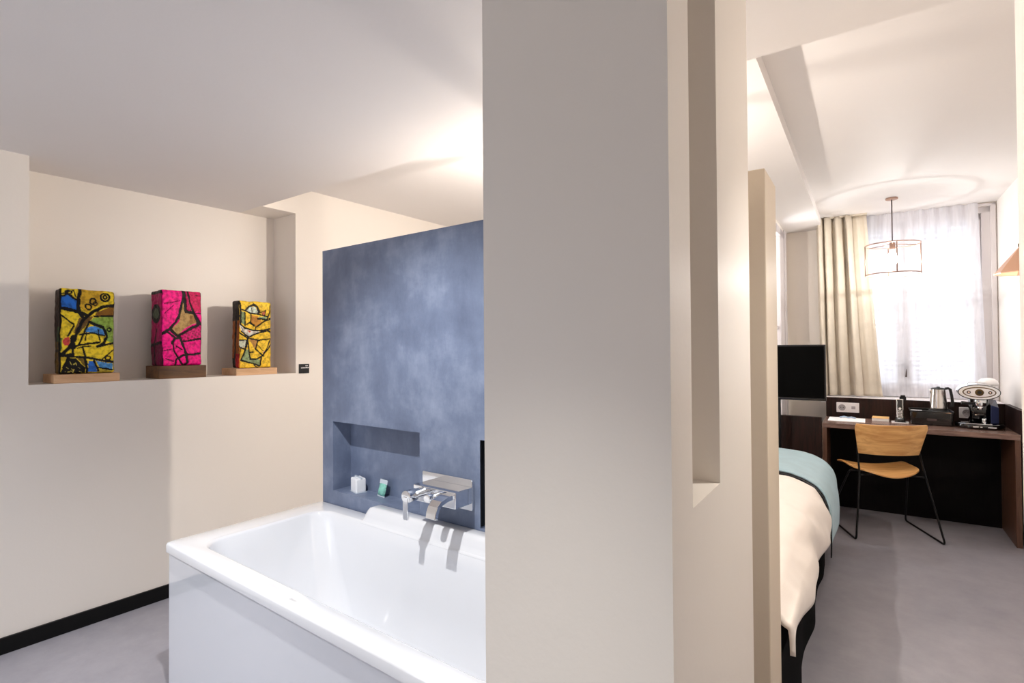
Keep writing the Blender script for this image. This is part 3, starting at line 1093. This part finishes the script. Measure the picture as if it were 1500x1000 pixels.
def socket(label, u0, u1, zc, two):
    s = thing('wall_socket', label, 'socket', w2((u0 + u1) / 2, DV1 + 0.001, zc), ANG, )
    w = (u1 - u0) / 2
    MB().box(-w, w, -0.009, 0.0, -0.041, 0.041).build('cover_plate', 'white_plastic', s, bevel=0.003)
    m = MB()
    m.lathe([(0.026, 0.009), (0.026, 0.0115), (0.021, 0.0115), (0.020, 0.0095)], 28, -w / 2 if two else 0, 0, RX)
    m.build('outlet_ring', 'grey_print', s)
    m = MB()
    for dx in (-0.009, 0.009):
        m.lathe([(0.0035, 0.009), (0.0035, 0.0125)], 10, (-w / 2 if two else 0) + dx, 0, RX)
    m.build('outlet_holes', 'black_plastic', s)
    if two:
        MB().box(w / 2 - 0.014, w / 2 + 0.014, -0.0105, -0.009, -0.012, 0.012).build('data_port', 'grey_print', s, bevel=0.001)
    return s


socket('white double wall socket left on the desk upstand', -0.226, -0.064, 0.831, True)
socket('white round wall socket behind the kettle and coffee machine', 0.575, 0.660, 0.835, False)

# things on the desk
p = thing('paper_sheet', 'white paper folder lying at the left end of the desk', 'paper', w2(-0.148, 5.06, DZ), ANG)
m = MB().box(-0.125, 0.125, -0.115, 0.135, 0.0005, 0.004)
m.build('sheet', 'paper', p)
m = MB()
m.tube([(-0.05, 0.09, 0.009), (-0.02, 0.10, 0.016), (0.01, 0.09, 0.010), (0.03, 0.10, 0.014), (0.06, 0.085, 0.008)], 0.006)
m.build('ribbon', 'print_blue', p)
p = thing('note_box', 'small orange topped note box beside the paper folder', 'note box', w2(0.08, 5.175, DZ), ANG - 0.05)
MB().box(-0.055, 0.055, -0.07, 0.07, 0.0005, 0.022).build('note_stack', 'paper', p, bevel=0.001)
MB().box(-0.056, 0.056, -0.071, 0.071, 0.0225, 0.026).build('cover', 'orange', p, bevel=0.001)

ph = thing('cordless_phone', 'black and silver cordless phone standing in its charger', 'phone', w2(0.203, 5.10, DZ), ANG)
MB().prism(rrect(-0.055, 0.055, -0.045, 0.05, 0.01, 4), 0.0005, 0.006).build('white_pad', 'white_plastic', ph)
m = MB()
m.loft([[(x, y, 0.0065) for x, y in rrect(-0.035, 0.035, -0.035, 0.045, 0.014)], [(x, y, 0.022) for x, y in rrect(-0.03, 0.03, -0.03, 0.04, 0.014)], [(x, y, 0.05) for x, y in rrect(-0.024, 0.024, 0.0, 0.03, 0.012)]], True)
m.build('charger', 'black_plastic', ph)
TH = Matrix.Translation((0, -0.004, 0.026)) @ Matrix.Rotation(math.radians(-10), 4, 'X')
m = MB()
m.prism(rrect(-0.023, 0.023, -0.008, 0.012, 0.007, 4), 0.0, 0.158, TH)
hs = m.build('handset', 'steel', ph, bevel=0.003)
m = MB()
m.box(-0.017, 0.017, -0.0095, -0.0078, 0.018, 0.150, TH)
m.build('key_panel', 'black_gloss', hs)
m = MB()
for r in range(4):
    for c in range(3):
        m.box(-0.013 + c * 0.0095, -0.006 + c * 0.0095, -0.0105, -0.0095, 0.024 + r * 0.012, 0.031 + r * 0.012, TH)
m.lathe([(0.009, 0.0), (0.009, 0.002)], 16, 0, 0, TH @ Matrix.Translation((0, -0.0095, 0.082)) @ RX)
m.build('keys', 'white_plastic', hs)

sc = MB().box(-0.022, 0.022, -0.015, 0.015, 0.0, 0.03).box(-0.016, 0.016, -0.016, -0.010, 0.03, 0.042)
sc = sc.build('window_clip', 'black_plastic', None, bevel=0.003)
sc.location = w2(0.232, 5.33, 0.9055)
sc.rotation_euler = (0, 0, ANG)
tag(sc, 'small black block on the window sill above the phone', 'clip')

tray = thing('hospitality_tray', 'black lacquered tea tray box under the kettle', 'tray', w2(0.392, 5.13, DZ), ANG)
m = MB()
m.loft([[(x, y, 0.001) for x, y in rrect(-0.124, 0.124, -0.10, 0.12, 0.02)], [(x, y, 0.09) for x, y in rrect(-0.130, 0.130, -0.105, 0.12, 0.02)], [(x, y, 0.10) for x, y in rrect(-0.130, 0.130, -0.105, 0.12, 0.02)]], False)
m.build('box', 'black_gloss', tray, bevel=0.003)
m = MB()
rr = rrect(-0.127, 0.127, -0.102, 0.117, 0.02)
m.tube([(x, y, 0.104) for x, y in rr], 0.005, 8, closed=True)
m.build('rim', 'black_plastic', tray)
m = MB()
m.prism(rrect(-0.03, 0.03, -0.008, 0.008, 0.007, 4), 0.098, 0.1065, RX @ Matrix.Translation((0, 0.045, 0.0)))
m.build('emblem', 'rod', tray)
m = MB()
m.prism(rrect(-0.125, -0.055, -0.09, -0.03, 0.008, 3), 0.1005, 0.106)
m.build('sachet_insert', 'white_plastic', tray)

ket = thing('kettle', 'brushed steel kettle with a black handle on the black tray', 'kettle', w2(0.440, 5.125, DZ + 0.1005), ANG)
m = MB()
m.lathe([(0.050, 0.012), (0.056, 0.013), (0.055, 0.03), (0.052, 0.07), (0.047, 0.12), (0.0425, 0.165), (0.0425, 0.168), (0.03, 0.169)], 40)
m.build('body', 'steel', ket)
m = MB()
m.lathe([(0.058, 0.0), (0.060, 0.004), (0.058, 0.012), (0.04, 0.0125)], 36)
m.build('power_base', 'black_plastic', ket)
m = MB()
m.lathe([(0.0435, 0.166), (0.0435, 0.172), (0.035, 0.178), (0.012, 0.180), (0.010, 0.186), (0.0, 0.187)][:-1], 32)
m.build('lid', 'black_plastic', ket)
m = MB()
m.loft([[(-0.040, -0.010, 0.15), (-0.040, 0.010, 0.15), (-0.046, 0.0, 0.13)], [(-0.052, -0.006, 0.168), (-0.052, 0.006, 0.168), (-0.052, 0.0, 0.160)]], True)
m.build('spout', 'steel', ket)
m = MB()
hp = [(0.040, 0.172), (0.058, 0.176), (0.070, 0.168), (0.078, 0.12), (0.083, 0.07), (0.080, 0.045), (0.066, 0.045)]
rg = []
for k, (x, z) in enumerate(hp):
    k0, k1 = max(0, k - 1), min(len(hp) - 1, k + 1)
    tx, tz = hp[k1][0] - hp[k0][0], hp[k1][1] - hp[k0][1]
    l = math.hypot(tx, tz)
    nx, nn = -tz / l * 0.009, tx / l * 0.009
    rg.append([(x + nx, -0.011, z + nn), (x + nx, 0.011, z + nn), (x - nx, 0.011, z - nn), (x - nx, -0.011, z - nn)])
m.loft(rg, False)
m.build('handle', 'black_plastic', ket, bevel=0.004)

# coffee machine
cm = thing('coffee_machine', 'black and chrome capsule coffee machine at the right end of the desk', 'coffee machine', w2(0.666, 5.075, DZ), ANG)
m = MB()
el = [(0.138 * math.copysign(abs(math.cos(a)) ** 0.75, math.cos(a)), 0.125 * math.copysign(abs(math.sin(a)) ** 0.75, math.sin(a))) for a in [2 * PI * i / 48 for i in range(48)]]
m.loft([[(x * s, y * s, z) for x, y in el] for s, z in ((0.96, 0.001), (1.0, 0.010), (1.0, 0.030), (0.96, 0.036), (0.5, 0.0365))], True)
m.build('base', 'black_gloss', cm)
m = MB()
for k in range(7):
    m.box(-0.085, 0.055, -0.11 + k * 0.012, -0.104 + k * 0.012, 0.0368, 0.040)
m.build('drip_grille', 'chrome', cm)
for x0, x1 in ((-0.05, -0.02), (-0.012, 0.0), (0.03, 0.075)):
    MB().box(x0, x1, -0.1262, -0.1195, 0.014, 0.022).build('front_badge', 'chrome', cm)
m = MB()
m.loft([[(x, y, z) for x, y in rrect(-0.052, 0.055, -0.02, 0.10, 0.025)] for z in (0.036, 0.21)], True)
m.build('column', 'black_gloss', cm)
m = MB()
m.loft([[(0.058, -0.04, 0.037), (0.105, -0.015, 0.037), (0.105, 0.09, 0.037), (0.058, 0.09, 0.037)], [(0.058, -0.04, 0.17), (0.105, -0.015, 0.15), (0.105, 0.09, 0.20), (0.058, 0.09, 0.20)]], False)
m.build('water_tank', 'navy', cm, bevel=0.004)
# head: flattened oval body, ring and face plate
HZ = 0.262
def oval(rx, rz, y, n=48, dz=0.0, p=1.0):
    return [(rx * math.cos(2 * PI * i / n) - 0.010, y, HZ + dz + rz * math.sin(2 * PI * i / n)) for i in range(n)]
m = MB()
m.loft([oval(0.112, 0.050, -0.090), oval(0.117, 0.055, -0.08), oval(0.120, 0.058, -0.04, dz=0.002), oval(0.118, 0.060, 0.03, dz=0.004), oval(0.100, 0.050, 0.09, dz=0.004), oval(0.05, 0.02, 0.115, dz=0.004)], True)
m.build('head', 'chrome', cm)
m = MB()
m.tube([(x, y, z) for x, y, z in oval(0.113, 0.051, -0.086)][::1], 0.0045, 8, closed=True)
m.build('head_ring', 'black_gloss', cm)
m = MB()
m.loft([oval(0.088, 0.033, -0.089), oval(0.088, 0.033, -0.096), oval(0.084, 0.030, -0.098)], True)
m.build('face_plate', 'white_plastic', cm)
m = MB()
m.tube([(x, y, z) for x, y, z in oval(0.088, 0.034, -0.096)], 0.0035, 8, closed=True)
m.build('face_rim', 'bronze', cm)
for dx, r in ((-0.058, 0.011), (0.0, 0.024), (0.058, 0.011)):
    m = MB()
    m.lathe([(r, 0.097), (r, 0.102), (r * 0.75, 0.104)], 24, dx - 0.010, HZ, RX)
    b = m.build('button', 'black_plastic' if r < 0.02 else 'bronze', cm)
    m = MB()
    m.lathe([(r * 0.5, 0.104), (r * 0.5, 0.1055)], 16, dx - 0.010, HZ, RX)
    m.build('button_mark', 'copper_in' if r < 0.02 else 'black_plastic', b)
m = MB()
m.lathe([(0.032, 0.165), (0.034, 0.168), (0.034, 0.205), (0.03, 0.215)], 28, 0.0, -0.05)
m.lathe([(0.012, 0.135), (0.014, 0.14), (0.020, 0.166)], 20, 0.0, -0.05)
m.build('brew_group', 'chrome', cm)
m = MB()
m.tube([(-0.03, -0.05, 0.178), (-0.06, -0.055, 0.178), (-0.105, -0.06, 0.182)], [0.008, 0.010, 0.012], 12)
m.build('filter_handle', 'black_plastic', cm)
m = MB()
m.lathe([(0.014, 0.037), (0.015, 0.07), (0.012, 0.075)], 20, 0.02, -0.055)
m.build('cup_rest', 'chrome', cm)
m = MB()
lid = [(0.058, 0.0), (0.060, 0.012), (0.052, 0.034), (0.036, 0.048), (0.012, 0.054)]
m.lathe(lid, 32, 0.055, 0.03, Matrix.Translation((0, 0, HZ + 0.045)))
m.build('tank_lid', 'white_plastic', cm)
m = MB()
m.tube([(-0.075, -0.03, HZ + 0.045), (-0.06, -0.045, HZ + 0.068), (-0.01, -0.05, HZ + 0.070), (0.03, -0.045, HZ + 0.068)], 0.004)
m.build('cup_rail', 'chrome', cm)

# ------------------------------------------------------------------ chair
ch = thing('desk_chair', 'oak plywood chair on a black wire frame at the desk', 'chair', w2(0.071, 4.725), ANG + math.radians(21.5))
m = MB()
def back(off):
    def f(s, t):
        x = (s - 0.5) * 2
        # rounded upper corners, narrower bottom
        hw = 0.188 + 0.042 * t
        cr = 1 - 0.06 * max(0, (t - 0.82) / 0.18) ** 2
        z = 0.585 + 0.215 * t
        curve = 0.045 * x * x
        return (x * hw * cr - 0.025, -0.215 - 0.050 * t + curve + off, z + 0.004 * x * x)
    return f
m.grid(back(0), 24, 14)
m.build('backrest', 'oak', ch, solid=0.011, bevel=0.003)
def seat(s, t):
    x = (s - 0.5) * 2
    y = -0.215 + 0.435 * t
    # rear is rounded, front nearly straight and wider
    hw = 0.215 * (1 - 0.42 * (1 - min(1, t / 0.45)) ** 2.4)
    yy = y + (0.0 if t > 0.5 else 0.03 * x * x * (1 - t / 0.5))
    z = 0.442 + 0.024 * x * x - 0.010 * max(0, (0.3 - t) / 0.3) ** 2 - 0.020 * max(0, (t - 0.75) / 0.25) ** 2 + 0.012 * t
    return (x * hw, yy, z)
m = MB()
m.grid(seat, 24, 22)
m.build('seat', 'oak', ch, solid=0.011, bevel=0.003)
rr = 0.0065
for sx in (-1, 1):
    m = MB()
    def arc(a, b, c, n=5):     # small rounded corner at b
        a, b, c = Vector(a), Vector(b), Vector(c)
        d1, d2 = (a - b).normalized() * 0.03, (c - b).normalized() * 0.03
        return [(b + d1) * (1 - t) ** 2 + b * 2 * t * (1 - t) + (b + d2) * t * t for t in [i / n for i in range(n + 1)]]
    A = (sx * 0.19, 0.04, 0.428)
    B = (sx * 0.268, 0.26, rr)
    D_ = (sx * 0.268, -0.265, rr)
    F = (sx * 0.205, -0.17, 0.43)
    G = (sx * 0.193 - 0.020, -0.160, 0.60)
    H = (sx * 0.200 - 0.022, -0.190, 0.70)
    path = [Vector((0, 0.04, 0.428)), ] + arc((0, 0.04, 0.428), A, B) + arc(A, B, D_) + arc(B, D_, F) + arc(D_, F, G) + [Vector(G), Vector(H)]
    m.tube(path, rr, 10)
    m.build('sled_leg', 'black_metal', ch)
    m = MB()
    m.tube([(sx * 0.205, -0.165, 0.432), (sx * 0.15, -0.13, 0.430), (sx * 0.09, -0.10, 0.428)], 0.0055, 10)
    m.build('seat_bracket', 'black_metal', ch)
m = MB()
m.tube([(-0.20, 0.02, 0.424), (0.20, 0.02, 0.424)], 0.006, 10)
m.build('cross_bar', 'black_metal', ch)

# ------------------------------------------------------------------ lamps
def pendant(label, loc, drop):
    """drop: how much shorter the rod is than on the lamp over the desk"""
    pd = thing('pendant_lamp', label, 'lamp', loc, ANG)
    d = drop
    m = MB()
    m.lathe([(0.040, 0.0), (0.041, -0.010), (0.036, -0.014), (0.008, -0.015)], 28)
    m.build('ceiling_rose', 'wire', pd)
    MB().tube([(0, 0, -0.012), (0, 0, -0.36 + d)], 0.004, 10).build('rod', 'rod', pd)
    m = MB()
    m.lathe([(0.010, -0.345 + d), (0.018, -0.35 + d), (0.020, -0.395 + d), (0.016, -0.405 + d)], 20)
    m.build('lamp_holder', 'wire', pd)
    RC, zt, zb_ = 0.178, -0.365 + d, -0.595 + d
    m = MB()
    for zz in (zt, zb_):
        m.tube([(RC * math.cos(2 * PI * i / 56), RC * math.sin(2 * PI * i / 56), zz) for i in range(56)], 0.0045, 8, closed=True)
    for k in range(4):
        a = PI / 2 * k + 0.12
        m.tube([(RC * math.cos(a), RC * math.sin(a), zt), (RC * math.cos(a), RC * math.sin(a), zb_)], 0.0042, 8)
    for k in range(3):
        a = 2 * PI / 3 * k + 0.5
        m.tube([(0.015 * math.cos(a), 0.015 * math.sin(a), zt + 0.005), (RC * math.cos(a), RC * math.sin(a), zt)], 0.0032, 8)
    m.build('wire_cage', 'wire', pd)
    m = MB()
    m.lathe([(0.013, -0.405 + d), (0.016, -0.42 + d), (0.034, -0.455 + d), (0.040, -0.48 + d), (0.034, -0.505 + d), (0.018, -0.518 + d), (0.004, -0.521 + d)], 24)
    m.build('bulb', 'bulb', pd)
    return pd


pendant('pendant lamp with a copper wire drum cage over the desk', w2(0.17, 5.06, ZR), 0.0)
pendant('second wire drum pendant lamp, hanging over the bed behind the pillar', (-1.35, 2.33, ZU), 0.10)

wl = thing('wall_lamp', 'faceted copper cone reading lamp on the right wall', 'lamp', w2(0.700, 3.90, 1.735), ANG)
m = MB()
NF = 9
def cone(r, z):
    return [(r * math.cos(2 * PI * i / NF + 0.2), r * math.sin(2 * PI * i / NF + 0.2), z) for i in range(NF)]
m.loft([cone(0.118, 0.0), cone(0.117, 0.006), cone(0.016, 0.143), cone(0.012, 0.146)], False, False, True)
m.loft([cone(0.118, 0.0), cone(0.114, 0.001), cone(0.014, 0.138)], False, False, True)
m.build('shade', 'copper', wl)
m = MB()
m.lathe([(0.016, 0.144), (0.018, 0.150), (0.018, 0.162), (0.010, 0.166)], 20)
m.tube([(0, 0, 0.160), (0.06, 0, 0.165), (RW - 0.70 - 0.012, 0, 0.165)], 0.007, 10)
m.build('arm', 'bronze', wl)
m = MB()
m.lathe([(0.035, 0.0), (0.035, 0.012), (0.03, 0.014)], 24, M=Matrix.Translation((RW - 0.70, 0, 0.165)) @ Matrix.Rotation(-PI / 2, 4, 'Y'))
m.build('wall_plate', 'bronze', wl)
m = MB()
m.lathe([(0.012, 0.118), (0.020, 0.10), (0.024, 0.075), (0.016, 0.055), (0.004, 0.05)], 20)
m.build('bulb', 'white_plastic', wl)

# ------------------------------------------------------------------ curtains
dr = thing('curtain', 'beige curtain drawn to the left of the window', 'curtain', w2(-0.15, 5.56, 0.91), ANG)
LC = Matrix.Translation((0.15, -5.56, -0.91))


def drape(s, t):
    # s across, t from bottom to top
    z = 0.912 + (ZR - 0.004 - 0.912) * t
    ur = 0.105 - 0.10 * t ** 0.8
    ul = -0.345 - 0.02 * t
    w = s ** 1.12
    u = ul + (ur - ul) * w
    f = 1 - smoothstep(0.60, 0.80, s)
    ph_ = 2 * PI * (s * 6.2 + 0.32 * math.sin(5.1 * s + 0.7)) + 0.6 * math.sin(2.2 * t + 5 * s)
    amp = (0.068 * f * (0.75 + 0.25 * math.sin(9 * s + 1)) + 0.006) * (0.8 + 0.2 * t)
    v = 5.528 + amp * (math.sin(ph_) + 0.28 * math.sin(2 * ph_ + 1))
    u += 0.010 * f * math.cos(2 * ph_)
    u += 0.012 * f * math.cos(ph_) + 0.004 * nz(s * 8, t * 4, 0)
    v += 0.006 * nz(s * 6, t * 5, 3)
    if t < 0.075:
        v -= 0.0025
    return (u, v, z)


m = MB()
m.grid(drape, 150, 46, True, LC)
m.build('drape', 'drape', dr, solid=0.003)
MB().box(-0.36, 0.01, 5.49, 5.57, ZR - 0.012, ZR - 0.001, LC).build('heading', 'drape', dr)

sh = thing('sheer_curtain', 'white sheer curtain covering the window glass', 'curtain', w2(0.33, 5.615, 0.91), ANG)
LS = Matrix.Translation((-0.33, -5.615, -0.91))


def sheer(s, t):
    z = 0.912 + (ZR - 0.004 - 0.912) * t
    ul = -0.28
    ur = 0.795 - 0.045 * t
    u = ul + (ur - ul) * s
    v = 5.618 + 0.020 * math.sin(s * 2 * PI * 12 + 1.2 * math.sin(3 * s * PI)) * (0.5 + 0.5 * t) + 0.008 * nz(s * 9, t * 2, 1)
    return (u, v, z)


m = MB()
m.grid(sheer, 200, 24, True, LS)
m.build('voile', 'sheer', sh)

# ------------------------------------------------------------------ light
def area(name, loc, target, sx, sy, power, col, spread=None):
    l = bpy.data.lights.new(name, 'AREA')
    l.shape = 'RECTANGLE'
    l.size, l.size_y = sx, sy
    l.energy = power
    l.color = col
    if spread:
        l.spread = spread
    o = bpy.data.objects.new(name, l)
    C.objects.link(o)
    o.location = loc
    d = Vector(target) - Vector(loc)
    o.rotation_euler = d.to_track_quat('-Z', 'Y').to_euler()
    return o


def point(name, loc, power, col, r=0.05):
    l = bpy.data.lights.new(name, 'POINT')
    l.energy = power
    l.color = col
    l.shadow_soft_size = r
    o = bpy.data.objects.new(name, l)
    C.objects.link(o)
    o.location = loc
    return o


def spot(name, loc, target, power, col, angle, blend=0.5, r=0.03):
    l = bpy.data.lights.new(name, 'SPOT')
    l.energy = power
    l.color = col
    l.spot_size = math.radians(angle)
    l.spot_blend = blend
    l.shadow_soft_size = r
    o = bpy.data.objects.new(name, l)
    C.objects.link(o)
    o.location = loc
    d = Vector(target) - Vector(loc)
    o.rotation_euler = d.to_track_quat('-Z', 'Y').to_euler()
    return o


# added fill from behind the viewpoint, and daylight through the two windows
area('added_back_fill', (-2.1, -1.62, 1.2), (-2.1, 0, 1.0), 1.5, 0.9, 6, (0.80, 0.88, 1.0))  # unseen cool fill, added to light the bathroom side from behind
area('daylight_window', w2(0.27, 6.4, 1.75), w2(0.27, 5.0, 1.6), 1.1, 1.5, 22, (0.88, 0.93, 1.0))
area('daylight_side', w2(-1.0, 5.3, 1.6), w2(0.5, 5.25, 1.4), 0.5, 1.6, 25, (0.90, 0.94, 1.0))
# bath ceiling spot, then three unseen spots added as fill
spot('bath_downlight', (-1.36, 0.60, ZL - 0.02), (-1.55, 1.2, 0.5), 78, (1.0, 0.985, 0.965), 100, 0.75, 0.02)
spot('added_left_wall_fill', (-2.1, -0.45, ZL - 0.02), (-2.15, -0.3, 0.0), 75, (0.93, 0.96, 1.0), 108, 0.8, 0.04)  # unseen spot, added to brighten the left wall and bath panel
spot('added_pillar_front_fill', (-0.42, 0.10, ZL - 0.02), (-0.42, 0.30, 0.0), 75, (0.99, 0.99, 0.96), 60, 1.0, 0.03)  # unseen spot, added to lighten the lower front of the pillar
spot('added_pillar_side_fill', tuple(w2(0.20, 1.36, ZL - 0.02)), tuple(w2(0.12, 1.36, 0.0)), 40, (1.0, 0.95, 0.89), 82, 1.0, 0.03)  # unseen spot, added to brighten the right face of the pillar
# warm bedroom lamp above the bed, lamp over the desk, reading lamp
point('bed_lamp', (-1.35, 2.33, ZU - 0.445), 54, (1.0, 0.90, 0.80), 0.018)
point('pendant_light', tuple(w2(0.17, 5.06, ZR - 0.545)), 10, (1.0, 0.97, 0.93), 0.015)
point('reading_light', tuple(w2(0.70, 3.90, 1.76)), 3, (1.0, 0.85, 0.68), 0.02)

wd = bpy.data.worlds.new('sky')
bpy.context.scene.world = wd
wd.use_nodes = True
bg = wd.node_tree.nodes['Background']
bg.inputs['Color'].default_value = (0.86, 0.90, 1.0, 1)
bg.inputs['Strength'].default_value = 0.66

# ------------------------------------------------------------------ camera
cam = bpy.data.cameras.new('camera')
cam.sensor_fit = 'HORIZONTAL'
cam.sensor_width = 36
cam.lens = 772.566 / 1500 * 36
cam.clip_start = 0.02
co = bpy.data.objects.new('camera', cam)
C.objects.link(co)
yaw, pitch, roll = 0.64114244, 0.0124159, 0.00652832
fw = Vector((-math.sin(yaw) * math.cos(pitch), math.cos(yaw) * math.cos(pitch), math.sin(pitch)))
rt = Vector((math.cos(yaw), math.sin(yaw), 0))
dn = fw.cross(rt)
r2 = rt * math.cos(roll) + dn * math.sin(roll)
d2 = dn * math.cos(roll) - rt * math.sin(roll)
up = -d2
Mx = Matrix(((r2.x, up.x, -fw.x, 0), (r2.y, up.y, -fw.y, 0), (r2.z, up.z, -fw.z, 1.35), (0, 0, 0, 1)))
co.matrix_world = Mx
bpy.context.scene.camera = co

s = bpy.context.scene
s.view_settings.view_transform = 'Standard'
s.view_settings.look = 'None'
s.view_settings.gamma = 1.0
s.view_settings.use_curve_mapping = False
s.view_settings.exposure = 0.48
s.cycles.use_denoising = True
s.cycles.max_bounces = 12
s.cycles.diffuse_bounces = 6
s.cycles.sample_clamp_indirect = 6.0
s.cycles.caustics_reflective = False
